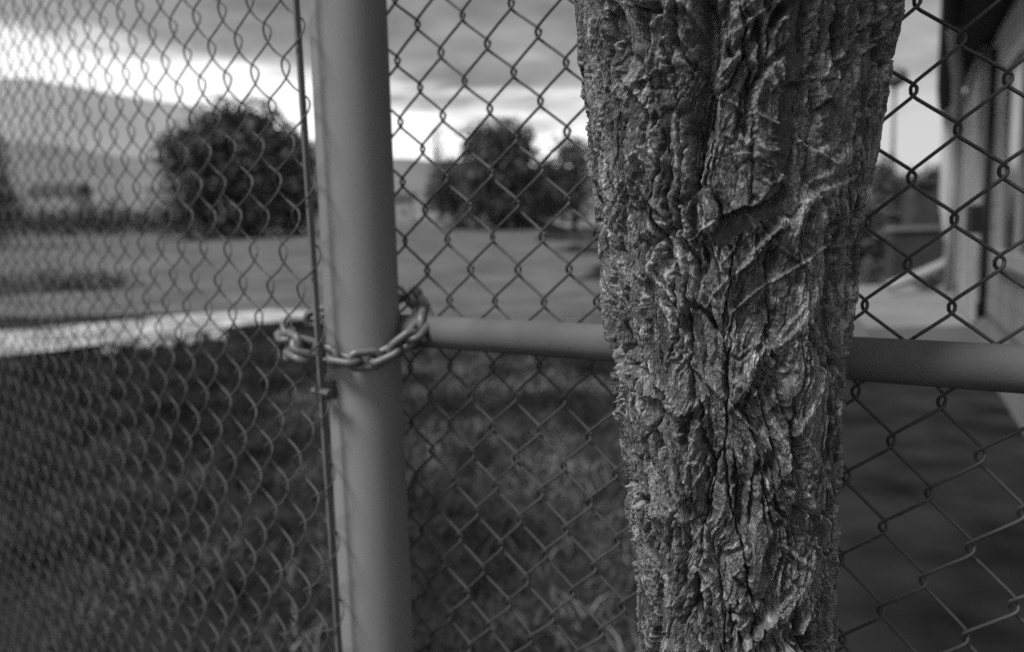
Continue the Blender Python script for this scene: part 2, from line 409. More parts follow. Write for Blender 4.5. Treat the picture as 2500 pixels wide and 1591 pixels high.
# ------------------------------------------------------------------ far buildings
def house(name, px0, px1, pbase, peave, ptop, Y, label, m):
    A = at_y(px0, pbase, Y); B = at_y(px1, pbase, Y); z0 = float(ground_z((A[0] + B[0])/2, Y)) - 0.1
    ze = at_y((px0 + px1)/2, peave, Y)[2]; zt = at_y((px0 + px1)/2, ptop, Y)[2]; x0, x1 = A[0], B[0]; dp = (x1 - x0)*0.7
    root = empty(name, ((x0 + x1)/2, Y, z0)); tag(root, label, 'house', 'houses far behind the field')
    MB().box((x0, Y, z0), (x1, Y + dp, ze)).build('wall', m, root)
    o = (x1 - x0)*0.06
    V = [(x0-o, Y-o, ze), (x1+o, Y-o, ze), (x1+o, Y+dp+o, ze), (x0-o, Y+dp+o, ze), (x0-o, Y+dp/2, zt), (x1+o, Y+dp/2, zt)]
    MB().add(V, [(0,1,5,4), (2,3,4,5), (0,4,3), (1,2,5), (3,2,1,0)]).build('roof', M_roof, root)
    for k in (0.25, 0.7):
        wx = x0 + (x1 - x0)*k; s = (x1 - x0)*0.07; zm = z0 + (ze - z0)*0.55
        wd = MB().box((wx - s, Y - 0.06, zm - s), (wx + s, Y - 0.02, zm + s)).build('window', M_glass, root)
    adopt(root)
house('far_house', 1270, 1345, 535, 492, 470, 62, 'small pale house under the domed tree, left of the rough trunk', M_stucco)
house('far_house', 945, 1005, 535, 490, 470, 64, 'small pale house just right of the steel post', M_stucco)
house('far_house', 75, 190, 545, 470, 445, 66, 'low house with dark roof behind the hedge at far left', M_stucco)

px_tree('shrub', 2275, 705, 655, 90, 11.6, 'small dark shrub under the downspout of the pale building', M_bushleaf, 'shrubs by the building', 700, 5, 0.04, seed=31, low=0.1, cat='shrub')
px_tree('shrub', 2120, 690, 625, 110, 13.5, 'low grey weedy shrub at the edge of the yard right of the trunk', M_hazeleaf, 'shrubs by the building', 500, 5, 0.05, seed=32, low=0.1, cat='shrub')

# lamp post beyond the yard
b = at_y(2172, 600, 42); t = at_y(2180, 165, 42); x, y, z0, z1 = b[0], 42, 0, t[2]
lp = empty('lamp_post', (x, y, z0)); tag(lp, 'tall thin lamp post rising over the dark trees right of the trunk', 'lamp post')
MB().tube([(x, y, z0), (x, y, z0 + 3), (x, y, z1)], np.array([0.13, 0.11, 0.08]), 10).build('pole', M_bar, lp, True)
MB().tube([(x, y, z1 - 1.0), (x, y, z1 - 0.7), (x, y, z1 - 0.2), (x, y, z1 + 0.05)], np.array([0.2, 0.62, 0.55, 0.1]), 12).build('lamp_head', M_bar, lp, True)
adopt(lp)

# low block wall and the pale gate pier behind it
A = at_y(2178, 645, 17.5); B = at_y(2335, 645, 17.5)
lw = empty('low_wall', ((A[0] + B[0])/2, 17.5, 0)); tag(lw, 'low grey block wall with a paler coping beyond the yard', 'wall')
zt = at_y(2250, 562, 17.5)[2]
MB().box((A[0], 17.5, -0.1), (B[0], 17.8, zt)).build('wall_body', M_greystone, lw)
MB().box((A[0] - 0.04, 17.45, zt), (B[0] + 0.04, 17.85, zt + 0.09)).build('coping', M_concrete, lw)
adopt(lw)
A = at_y(2205, 560, 22); B = at_y(2285, 560, 22); zt = at_y(2245, 452, 22)[2]
gp = empty('tapered_pier', ((A[0] + B[0])/2, 22, 0)); tag(gp, 'pale tapered pier standing between the two dark hedges', 'pier')
wdt = (B[0] - A[0])/2; xm = (A[0] + B[0])/2
V = [(xm-wdt, 21.6, -0.1), (xm+wdt, 21.6, -0.1), (xm+wdt, 22.4, -0.1), (xm-wdt, 22.4, -0.1), (xm-wdt*0.6, 21.75, zt), (xm+wdt*0.6, 21.75, zt), (xm+wdt*0.6, 22.25, zt), (xm-wdt*0.6, 22.25, zt)]
MB().add(V, [(0,3,2,1),(4,5,6,7),(0,1,5,4),(1,2,6,5),(2,3,7,6),(3,0,4,7)]).build('shaft', M_greystone, gp)
MB().box((xm - wdt*0.7, 21.65, zt), (xm + wdt*0.7, 22.35, zt + 0.1)).build('cap', M_greystone, gp)
adopt(gp)

# ------------------------------------------------------------------ the pale building at right
C0 = np.array([6.35, 11.5]); wd_ = np.array([-2.71, -5.66]); wd_ /= np.linalg.norm(wd_)        # along the wall, towards the camera
wn_ = np.array([-5.66, 2.71]); wn_ /= np.linalg.norm(wn_)                                     # out of the wall
BM = Matrix(((wd_[0], wn_[0], 0, C0[0]), (wd_[1], wn_[1], 0, C0[1]), (0, 0, 1, 0), (0, 0, 0, 1)))
bd = empty('building', (C0[0], C0[1], 0)); tag(bd, 'pale sided building with dark eave at the right edge', 'building')
LEN, HT = 8.6, 2.95
def bp(x, y, z): return tuple(BM @ Vector((x, y, z)))
MB().box((0, -6, -0.2), (LEN, 0, 0.55), BM).build('foundation', M_concrete, bd)
MB().box((0, -6, 0.55), (LEN, -0.02, HT), BM).build('wall', M_siding, bd)
board = MB().box((0.0, 0.0, 0), (LEN - 0.12, 0.02, 0.172), BM).build('siding_board', M_siding, bd)
board.location = (0, 0, 0.56)
for k in range(1, 13):
    o = board.copy(); COL.objects.link(o); o.parent = bd; o.location = (0, 0, 0.56 + 0.18*k)
for x0_, x1_ in ((-0.06, 0.5), (0.62, 1.5), (2.65, 3.1), (3.3, 4.3)):
    MB().box((x0_, 0.021, 0.36), (x1_, 0.07, HT), BM).build('trim_board', M_trim, bd)
# wedge-shaped eave: dark soffit and fascia, a round-ended gutter
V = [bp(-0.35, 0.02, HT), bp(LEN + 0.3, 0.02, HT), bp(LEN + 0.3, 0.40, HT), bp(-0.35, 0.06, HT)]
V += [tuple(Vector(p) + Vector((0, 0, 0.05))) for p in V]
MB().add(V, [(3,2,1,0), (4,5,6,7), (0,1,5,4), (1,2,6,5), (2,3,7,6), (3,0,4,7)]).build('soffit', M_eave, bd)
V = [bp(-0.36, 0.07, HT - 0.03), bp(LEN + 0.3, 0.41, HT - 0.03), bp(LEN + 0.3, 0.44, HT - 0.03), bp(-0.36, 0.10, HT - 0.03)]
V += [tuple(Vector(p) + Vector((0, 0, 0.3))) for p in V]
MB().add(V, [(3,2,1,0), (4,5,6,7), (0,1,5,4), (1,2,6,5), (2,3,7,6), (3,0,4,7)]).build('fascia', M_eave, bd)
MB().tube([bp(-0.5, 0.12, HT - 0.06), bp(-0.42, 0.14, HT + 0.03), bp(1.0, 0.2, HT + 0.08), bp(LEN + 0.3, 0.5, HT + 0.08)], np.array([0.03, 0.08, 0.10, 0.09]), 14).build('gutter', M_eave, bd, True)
V = [bp(-0.4, 0.15, HT+0.28), bp(LEN+0.3, 0.5, HT+0.28), bp(LEN+0.3, -3, HT+2.0), bp(-0.4, -3, HT+2.0), bp(-0.4, -6.3, HT+0.3), bp(LEN+0.3, -6.3, HT+0.3)]
MB().add(V, [(0,1,2,3), (3,2,5,4), (0,3,4)]).build('roof', M_roof, bd)
MB().tube([bp(5.3, 0.36, HT + 0.05), bp(5.0, 0.33, HT - 0.05), bp(3.4, 0.2, HT - 0.16), bp(2.1, 0.12, HT - 0.3), bp(1.9, 0.12, HT - 0.45), bp(1.9, 0.12, 1.8), bp(1.9, 0.12, 0.45)], 0.055, 12).build('downspout', M_trim, bd, True)
e0 = at_y(2322, 600, 11.3); e1 = at_y(2316, 640, 11.2); e2 = at_y(2255, 668, 11.0); e3 = at_y(2172, 699, 10.8)
MB().tube([bp(-0.12, 0.10, HT - 0.05), bp(-0.12, 0.10, 1.6), tuple(e0), tuple(e1), tuple(e2), tuple(e3)], 0.075, 14).build('downspout', M_trim, bd, True)
MB().tube([bp(5.2, 0.05, 2.75), bp(5.2, 0.05, 1.5), bp(5.2, 0.05, 0.5)], 0.028, 10).build('conduit', M_eave, bd, True)
MB().box((4.55, 0.03, 1.22), (5.15, 0.16, 1.47), BM).build('meter_box', M_box, bd)
wnd = MB().box((6.2, 0.0, 1.12), (8.1, 0.035, 2.4), BM).build('window', M_glass, bd)
for lo, hi in (((6.1, 0.0, 1.02), (8.2, 0.07, 1.12)), ((6.1, 0.0, 2.4), (8.2, 0.06, 2.5)), ((6.1, 0.0, 1.12), (6.2, 0.06, 2.4)), ((8.1, 0.0, 1.12), (8.2, 0.06, 2.4)), ((7.1, 0.036, 1.12), (7.16, 0.06, 2.4))):
    MB().box(lo, hi, BM).build('frame', M_trim, wnd)
adopt(bd)

# ------------------------------------------------------------------ grass
def grass(n, xr, yr, hmin, hmax, dens, name, label):
    x = RNG.uniform(*xr, n*3); y = yr[0] + (yr[1] - yr[0])*RNG.random(n*3)**1.3
    cl = fbm(x*1.3, y*1.3, 3)*0.5 + 0.5
    centre_light = sstep(-1.6, -0.2, x + 0.12*y + 0.6*fbm(x*0.9, y*0.9, 2))  # lens vignetting put into the blade tone: darker left, lighter centre and right
    keep = (RNG.random(n*3) < sstep(dens[0], dens[1], cl)) & (x < 0.35 + 0.22*y)
    x, y, cl, centre_light = x[keep][:n], y[keep][:n], cl[keep][:n], centre_light[keep][:n]; n = len(x)
    z = ground_z(x, y) - 0.01
    h = (hmin + (hmax - hmin)*RNG.random(n)**2)*(0.5 + cl)
    a = RNG.uniform(0, 2*np.pi, n); w = 0.0025 + 0.004*RNG.random(n); lean = h*(0.4 + 1.3*RNG.random(n)); b = RNG.uniform(0, 2*np.pi, n)
    dx, dy = np.cos(a)*w, np.sin(a)*w; lx, ly = np.cos(b)*lean, np.sin(b)*lean
    V = np.stack([np.stack([x-dx, y-dy, z], 1), np.stack([x+dx, y+dy, z], 1),
                  np.stack([x+dx*0.8+lx*0.3, y+dy*0.8+ly*0.3, z+h*0.6], 1), np.stack([x-dx*0.8+lx*0.3, y-dy*0.8+ly*0.3, z+h*0.6], 1),
                  np.stack([x+lx, y+ly, z+h*0.9], 1)], 1).reshape(-1, 3)
    k = np.arange(n)[:, None]*5
    T = np.concatenate([k + [[0, 1, 2]], k + [[0, 2, 3]], k + [[3, 2, 4]]], 0)
    o = mesh_np(name, V, T, M_grass)
    attr_col(o, np.repeat((0.5 + 1.1*RNG.random(n)**2)*(0.75 + 1.1*centre_light)*(0.35 + 1.9*sstep(-0.25, 0.45, fbm(x*1.5 + 5, y*1.1, 4))), 5)); tag(o, label, 'grass', kind='stuff')
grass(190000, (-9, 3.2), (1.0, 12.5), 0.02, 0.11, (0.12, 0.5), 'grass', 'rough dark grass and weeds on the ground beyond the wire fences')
st = MB()
for k in range(60):                            # pale stones along the edge of the path
    u = random.random(); px = 250 + 300*u; yy = 9.6 + 1.2*u + random.uniform(-0.6, 0.5)
    q = at_y(px, 840, yy); s = random.uniform(0.02, 0.07)
    z = float(ground_z(q[0], yy)) + 0.04
    V = [(q[0] + s*math.cos(t)*random.uniform(0.7, 1.2), yy + s*math.sin(t)*random.uniform(0.7, 1.2), z + zz) for zz in (0, s*0.8) for t in np.linspace(0, 5.2, 6)]
    st.add(V, [(0,1,7,6), (1,2,8,7), (2,3,9,8), (3,4,10,9), (4,5,11,10), (5,0,6,11), (6,7,8,9,10,11)])
o = st.build('gravel', M_stone); tag(o, 'loose pale stones along the edge of the bright path', 'gravel', kind='stuff')

# ------------------------------------------------------------------ chain-link fences
def lattice(p, h, warp=None):
    yaw, w = p[3], p[6]
    u = np.array([math.cos(yaw), math.sin(yaw), p[7]]); n = np.array([-math.sin(yaw), math.cos(yaw), 0.0])
    dn = np.array([0, 0, -1.0]) + p[4]*n + p[5]*np.array([math.cos(yaw), math.sin(yaw), 0])
    o = np.array([p[0], p[1], p[2] + HC])
    def f(a, b, dep):
        a = np.asarray(a, float); b = np.asarray(b, float); dep = np.asarray(dep, float)
        if warp: a, b, dep = warp(a, b, dep)
        return o + a[..., None]*(w/2)*u + b[..., None]*(h/2)*dn + dep[..., None]*n
    return f, u, n

def crom(P, sub):
    P = np.asarray(P, float); Q = np.concatenate([[2*P[0]-P[1]], P, [2*P[-1]-P[-2]]]); out = []
    for i in range(len(P) - 1):
        p0, p1, p2, p3 = Q[i:i+4]; s = sub[i % len(sub)]
        for t in np.arange(s)/s:
            out.append(0.5*((2*p1) + (-p0+p2)*t + (2*p0-5*p1+4*p2-p3)*t*t + (-p0+3*p1-3*p2+p3)*t**3))
    out.append(P[-1]); return np.array(out)

def picket(k, b0, b1, eps, t, dlt, ins, right_ext=0.0):
    """one zigzag wire between lattice columns k and k+1: (a, b, depth) points"""
    L = []
    b = b0 if (b0 - k) % 2 == 0 else b0 + 1
    while b + 2 <= b1:
        L += [(k-eps, b, 0), (k+ins, b+dlt, t), (k+1-ins+right_ext*0.6, b+1-dlt, t),
              (k+1+eps+right_ext, b+1, 0), (k+1-ins+right_ext*0.6, b+1+dlt, -t), (k+ins, b+2-dlt, -t)]
        b += 2
    L.append((k-eps, b, 0))
    return np.array(L)

rough_rng = np.random.default_rng(3)
def wires(root, f, k0, k1, b0, b1, rad, m, eps, t, dlt, ins, sub, n, last_ext=0.0):
    for k in range(k0, k1):
        C = picket(k, b0, b1, eps, t, dlt, ins, last_ext if k == k1-1 else 0.0)
        C = crom(C, sub)
        # slight irregularity of the weave
        C[:, 0] += 0.05*noise2(C[:, 1]*0.31 + k*3.7, C[:, 0]*0.2 + 7.7)
        C[:, 1] += 0.05*noise2(C[:, 1]*0.23 + 40, C[:, 0]*0.37 + 3.3)
        W = f(C[:, 0], C[:, 1], C[:, 2])
        V, Fc = tube_np(W, rad, n)
        mesh_np('wire', V, Fc, m, root, True)

# right-hand fence: mesh behind a horizontal pipe rail
FP = [-0.12938, 0.99091, 0.27580, -0.58795, 0.00063, -0.00039, 0.066217, 0.019568]
CW = np.array([[0.08487, 0.43713], [-0.05174, -0.0961], [-0.08389, -0.02057], [-0.00392, 0.00783], [0.00266, 0.00438], [0.01483, -0.00072]])
def fwarp(a, b, dep):                          # the mesh below the rail has been pushed out of square
    s = sstep(10.6, 12.0, b); ac = np.clip(a, -2, 22); bb = np.clip(b - 11, 0, 9)
    B = np.stack([np.ones_like(a), ac, bb, bb*ac, ac*ac, bb*bb], -1) @ CW
    return a + s*B[..., 0], b + s*B[..., 1], dep
ff, fu, fn = lattice(FP, 0.072, fwarp)
fr = empty('chain_link_fence', (0.15, 0.8, 0)); tag(fr, 'chain-link fence with horizontal pipe rail passing behind the rough trunk', 'fence', 'chain-link fences')
wires(fr, ff, -3, 40, -7, 42, 0.0016, M_wire, 0.075, 0.0030, 0.2, 0.07, (3, 2, 3, 3, 2, 3), 7)
o0 = np.array([FP[0], FP[1], 0]); uh = np.array([math.cos(FP[3]), math.sin(FP[3]), 0]); nh = np.array([-math.sin(FP[3]), math.cos(FP[3]), 0])
def rail(name, s0, s1, z, r, off):
    pts = [o0 + uh*s + nh*off + [0, 0, z] for s in np.linspace(s0, s1, 12)]
    return MB().tube(pts, r, 40).build(name, M_rail, fr, True)
rail('rail', -0.045, 1.42, HC - 0.117, 0.019, -0.0245)
rail('top_rail', -0.045, 1.42, HC + 0.545, 0.019, -0.0245)
adopt(fr)

# left-hand fence: mesh with a tension bar, receding to the left
GP = [-0.29697, 0.97099, 0.26710, -0.75449, 0.00737, 0.01033, 0.066841, -0.030234]
gf, gu, gn = lattice(GP, 0.084, None)
fl = empty('chain_link_fence', (-0.6, 1.3, 0)); tag(fl, 'chain-link fence receding to the left, ending at the steel post', 'fence', 'chain-link fences')
wires(fl, gf, -64, 3, -7, 37, 0.00115, M_wire2, 0.11, 0.0066, 0.34, 0.13, (3, 3, 3, 3, 3, 3), 6, 0.12)
A = gf(2.88, -7.0, 0.0); B = gf(2.88, 36.5, 0.0)
dn = (B - A)/np.linalg.norm(B - A); gh = np.array([math.cos(GP[3]), math.sin(GP[3]), 0]); gnn = np.array([-math.sin(GP[3]), math.cos(GP[3]), 0])
V = []
for q in np.linspace(0, 1, 20):
    c = A + (B - A)*q
    V += [c + gh*sx*0.0022 + gnn*sy*0.0032 for sx, sy in ((-1, -1), (1, -1), (1, 1), (-1, 1))]
Fc = [(4*i + j, 4*i + (j+1) % 4, 4*i + 4 + (j+1) % 4, 4*i + 4 + j) for i in range(19) for j in range(4)] + [(3, 2, 1, 0), (76, 77, 78, 79)]
MB().add(V, Fc).build('tension_bar', M_bar, fl)

# ------------------------------------------------------------------ steel post
PR = 0.0445
r_ = ray(875, 560); PC = np.array([r_[0]/r_[1]*0.955, 0.955])
po = empty('fence_post', (PC[0], PC[1], 0)); tag(po, 'thick grey round steel post with a chain wrapped round it', 'post')
zs = np.linspace(-0.3, 2.05, 40); th = np.linspace(0, 2*np.pi, 72, endpoint=False)
V = np.array([(PC[0] + PR*math.cos(t)*(1 + 0.003*math.sin(3*t + z*4)), PC[1] + PR*math.sin(t), z) for z in zs for t in th])
i, j = np.meshgrid(np.arange(39), np.arange(72), indexing='ij'); j2 = (j + 1) % 72
mesh_np('pipe', V, np.stack([i*72+j, i*72+j2, (i+1)*72+j2, (i+1)*72+j], -1).reshape(-1, 4), M_post, po, True)
MB().tube([(PC[0], PC[1], 2.03), (PC[0], PC[1], 2.06), (PC[0], PC[1], 2.09), (PC[0], PC[1], 2.105)], np.array([PR+0.004, PR+0.004, PR*0.8, 0.003]), 40).build('cap', M_post, po, True)
adopt(po)
# tension bands that hold the bar to the post
def band(z):
    q = gf(2.88, (HC + GP[2] - z)/0.042, 0)[:2]
    t0 = math.atan2(q[1] - PC[1], q[0] - PC[0])
    pts = [(PC[0] + (PR + 0.0008)*math.cos(t), PC[1] + (PR + 0.0008)*math.sin(t)) for t in np.linspace(t0, t0 - math.radians(165), 30)]
    pts = [(q[0] - 0.006, q[1] - 0.004)] + pts
    V = []; n = len(pts)
    for zz in (z - 0.011, z + 0.011):
        for (x_, y_) in pts: V.append((x_, y_, zz))
    for zz in (z - 0.011, z + 0.011):
        for k, (x_, y_) in enumerate(pts):
            c = np.array([x_ - PC[0], y_ - PC[1]]); c = c/np.linalg.norm(c)*0.0014
            V.append((x_ + c[0], y_ + c[1], zz))
    Fc = []
    for k in range(n - 1):
        Fc += [(k, k+1, n+k+1, n+k), (2*n+k, 3*n+k, 3*n+k+1, 2*n+k+1), (k, 2*n+k, 2*n+k+1, k+1), (n+k, n+k+1, 3*n+k+1, 3*n+k)]
    o = MB().add(V, Fc).build('tension_band', M_post, fl, True)
    MB().tube([(q[0] - 0.012, q[1] + 0.012, z), (q[0] + 0.012, q[1] - 0.012, z)], 0.0045, 6).build('bolt', M_bar, fl)
zb = at_y(770, 946, 0.93)[2]
for z in (zb, zb - 0.62, zb + 0.52): band(z)
adopt(fl)

# ------------------------------------------------------------------ chain round the post
def link_mesh(pitch, w, rad):
    """one link, long axis X, wide axis Y"""
    L = pitch/2; R = w/2 - rad; s = max(0.001, L - R + rad)
    s = pitch/2 + rad - R - 0.0  # straight half length so that links touch inside
    P = []
    for t in np.linspace(-math.pi/2, math.pi/2, 9): P.append((s*0.999 + R*math.cos(t), R*math.sin(t), 0))
    for t in np.linspace(math.pi/2, 3*math.pi/2, 9): P.append((-s*0.999 + R*math.cos(t), R*math.sin(t), 0))
    V, Fc = tube_np(np.array(P), rad, 10, True)
    me = bpy.data.meshes.new('chain_link'); me.from_pydata([tuple(v) for v in V], [], Fc); me.update()
    for p in me.polygons: p.use_smooth = True
    me.materials.append(M_chain); return me
PITCH = 0.0255
LM = link_mesh(PITCH, 0.0275, 0.0047)
ch = empty('chain', (PC[0], PC[1] - 0.06, HC - 0.15)); tag(ch, 'pale steel link chain looped round the post and through the mesh', 'chain')
def chain_path(ctrl, roll0=0.0, off=0, twist=0.0):
    P = crom(np.array(ctrl, float), (24,)); seg = np.linalg.norm(np.diff(P, axis=0), axis=1); S = np.concatenate([[0], np.cumsum(seg)])
    n = int(S[-1]/PITCH)
    for k in range(n):
        s0, s1 = k*PITCH, (k+1)*PITCH
        a = np.array([np.interp(s0, S, P[:, c]) for c in range(3)]); b = np.array([np.interp(s1, S, P[:, c]) for c in range(3)])
        x = Vector(b - a).normalized()
        c2 = Vector(((a+b)/2)[:2] - PC)
        outv = Vector((c2.x, c2.y, 0)).normalized()
        zax = (outv - outv.dot(x)*x).normalized(); yax = zax.cross(x)
        ang = roll0 + (math.pi/2 if (k + off) % 2 else 0.0) + random.uniform(-0.1, 0.1) + twist*k
        yy = yax*math.cos(ang) + zax*math.sin(ang); zz = x.cross(yy)
        c = (a + b)/2
        M = Matrix(((x.x, yy.x, zz.x, c[0]), (x.y, yy.y, zz.y, c[1]), (x.z, yy.z, zz.z, c[2]), (0, 0, 0, 1)))
        o = bpy.data.objects.new('link', LM); COL.objects.link(o); o.parent = ch; o.matrix_world = M
        o.matrix_parent_inverse = Matrix.Translation(ch.location).inverted(); o.matrix_basis = M
def on_post(deg, px, py, extra=0.011):        # a point on the post's surface seen at photo height py
    t = math.radians(deg); x = PC[0] + (PR + extra)*math.cos(t); y = PC[1] + (PR + extra)*math.sin(t)
    return np.array([x, y, at_y(px, py, y)[2]])
loop = [at_y(698, 806, 1.03), at_y(697, 818, 0.96), at_y(722, 838, 0.915), on_post(222, 765, 858), on_post(243, 805, 874), on_post(262, 850, 880),
        on_post(282, 895, 879), on_post(305, 940, 868), at_y(988, 836, 0.905), at_y(1028, 796, 0.925), at_y(1030, 752, 0.99), at_y(1012, 722, 1.04), at_y(970, 718, 1.07), at_y(880, 735, 1.07), at_y(800, 765, 1.06), at_y(735, 790, 1.06)]
chain_path(loop, 0.12, 0)
chain_path([at_y(716, 838, 0.95), at_y(712, 862, 0.93), at_y(738, 880, 0.91), at_y(768, 878, 0.915)], 0.8, 1, 0.2)
chain_path([at_y(1010, 800, 0.95), at_y(1002, 828, 0.945), at_y(1020, 846, 0.95)], 0.5, 1, 0.1)

# ------------------------------------------------------------------ the rough tree trunk
EL = np.array([(1397, 0), (1413, 183), (1433, 340), (1449, 522), (1467, 652), (1478, 783), (1492, 929), (1505, 1017), (1518, 1161), (1536, 1265), (1551, 1368), (1567, 1549)], float)
ER = np.array([(2193, 0), (2185, 68), (2167, 157), (2143, 235), (2133, 313), (2117, 391), (2107, 470), (2089, 574), (2078, 679), (2068, 783), (2060, 929), (2055, 1110), (2044, 1239), (2039, 1368), (2042, 1574)], float)
RMID = 0.096
def axis_at(py):
    """trunk centre and radius on the row py of the photo"""
    l = np.interp(py, EL[:, 1], EL[:, 0]); r = np.interp(py, ER[:, 1], ER[:, 0])
    mid = (l + r)/2 - 7; half = (r - l)/2 - 15
    a = ray(mid, py); Dh = 0.643 + 0.00002*(py - 795)        # horizontal distance of the axis
    k = Dh/math.hypot(a[0], a[1]); c = a*k
    rad = Dh*math.sin(math.atan(half/F*math.sqrt(1/(a[0]**2 + a[1]**2))*1.0)) * 1.0
    return c[0], c[1], c[2] + HC, rad
tab = np.array([axis_at(p) for p in np.linspace(-30, 1620, 60)])[::-1]       # increasing z
k = np.ones(9)/9
for c_ in (0, 1, 3):
    pad = np.concatenate([np.full(4, tab[0, c_]), tab[:, c_], np.full(4, tab[-1, c_])]); tab[:, c_] = np.convolve(pad, k, 'valid')
zlo, zhi = tab[0, 2], tab[-1, 2]
def axis_z(z):
    z = np.asarray(z, float); zc_ = np.clip(z, zlo, zhi)
    x = np.interp(zc_, tab[:, 2], tab[:, 0]); y = np.interp(zc_, tab[:, 2], tab[:, 1]); r = np.interp(zc_, tab[:, 2], tab[:, 3])
    below = np.maximum(0, zlo - z); r = r + 0.05*np.clip(below/zlo, 0, 1)**2
    above = np.maximum(0, z - zhi); r = r + 0.06*np.minimum(above, 0.4)
    return x, y, r
zv = np.concatenate([np.linspace(-0.1, zlo - 0.03, 50, endpoint=False), np.linspace(zlo - 0.03, zhi + 0.03, 830), np.linspace(zhi + 0.03, zhi + 0.36, 60)[1:]])
xm, ym, rm_ = axis_z((zlo + zhi)/2)
face = math.atan2(-ym, -xm)                                   # direction from the axis to the camera
tf = np.concatenate([np.linspace(-2.0, 2.0, 580), np.linspace(2.0, 2*np.pi - 2.0, 92)[1:-1]])
TT, ZZ = np.meshgrid(tf, zv)
AX, AY, AR = axis_z(ZZ)
s = np.where(TT > np.pi, TT - 2*np.pi, TT)*0.095               # metres round the trunk, 0 faces the camera
u, v = s*1000, (ZZ - HC)*1000                                  # millimetres

# photo pixel -> (round, height) on the trunk in millimetres
def on_trunk(px, py):
    a = ray(px, py); lo = 0.4
    for it in range(3):
        z = a[2]*lo + HC; x0_, y0_, r0_ = [float(q) for q in axis_z(z)]
        A_ = a[0]**2 + a[1]**2; B_ = a[0]*x0_ + a[1]*y0_; disc = max(0.0, B_*B_ - A_*(x0_**2 + y0_**2 - r0_**2)); lo = (B_ - math.sqrt(disc))/A_
    P_ = a*lo; t = math.atan2(P_[1] - y0_, P_[0] - x0_) - face
    t = (t + math.pi) % (2*math.pi) - math.pi
    return t*95.0, P_[2]*1000
wu = u + 6*fbm(u/30 + 3, v/45, 2) + 2.0*fbm(u/6, v/7, 2); wv = v + 9*fbm(u/38 + 11, v/50 + 5, 2) + 2.2*fbm(u/7 + 9, v/7, 2)
# big plates; the grain of each plate leans its own way
b1, b2, cid, ox, oy = worley(wu/27 + 50, wv/105 + 50)
ph = ((cid % 97)/97.0 - 0.5); tilt = ((cid % 31)/31.0 - 0.5); lean_ = ((cid % 43)/43.0 - 0.5)*1.4
gu_ = wu + 16*fbm(u/55 + 31, v/90 + 2, 2) + lean_*oy*60; gv_ = wv
h = 7.0*fbm(u/46 + 1, v/130 + 8, 2)
furrow = np.abs(fbm((wu + lean_*oy*30)/27 + 5, wv/120 + 3, 3))                     # long deep furrows up the trunk
fmask = sstep(-0.25, 0.3, fbm(u/60 + 88, v/70 + 40, 2))
h += 2.0 - 15.0*fmask*np.exp(-(furrow/0.06)**2)
worn = sstep(0.05, 0.4, fbm(u/34 + 9, v/48 + 51, 2))            # smoother worn patches
h += 6.0*ph + 11.0*(oy*(tilt*0.9 + 0.25) + ox*((cid % 23)/23.0 - 0.5)*1.3) - 8.5*np.exp(-((b2 - b1)/0.04)**2)
c1, c2, did, px_, py_ = worley(gu_/8.5 + 20, gv_/58 + 20)      # thinner flakes on the plates
h += 2.6*((did % 89)/89.0 - 0.5) + 3.4*py_*((did % 37)/37.0 - 0.2) + 1.8*px_*((did % 19)/19.0 - 0.5) - 2.0*np.exp(-((c2 - c1)/0.06)**2)
f0 = 1 - np.abs(fbm(gu_/8.5 + 12, gv_/85, 2))*2.2              # bundles
f1 = 1 - np.abs(fbm(gu_/3.4, gv_/46, 2))*2.4                   # long fibres
f2 = 1 - np.abs(noise2(gu_/1.8 + 40, gv_/24 + 7))*1.9          # fine fibres
fib = np.clip(0.35*f0 + 0.4*f1 + 0.25*f2, 0, 1)
amp = sstep(-0.22, 0.25, fbm(u/26 + 77, v/40 + 12, 3))         # stringy here, granular there
h += (0.5 + 1.0*amp)*np.clip(f0, 0, 1)**2 + (0.4 + 1.6*amp)*np.clip(f1, 0, 1)**2 + 0.7*amp*np.clip(f2, 0, 1) - 2.6
e1, e2, fid, qx, qy = worley(wu/2.7 + 9, wv/3.8 + 90)         # granular scales
crumb = ((fid % 83)/83.0 - 0.5)
h += 0.38*(0.8*crumb + 0.9*qy - 0.3*np.exp(-((e2 - e1)/0.16)**2))*(0.9 - 0.6*amp)*(1 - 0.7*worn)
h += 0.5*fbm(wu/2.2, wv/3.0, 3, 0.6)*(1 - 0.55*worn)
tone = 0.075 + 0.08*fbm(u/20, v/45, 4) + 0.07*((did % 71)/71.0 - 0.5)
tone += 0.26*sstep(0.68, 0.9, fib)*amp + 0.10*sstep(0.22, 0.42, crumb)*(1 - 0.7*amp)*(1 - worn)
tone *= 3.0*(1 + 0.55*fbm(wu/1.6 + 3, wv/2.6, 2))

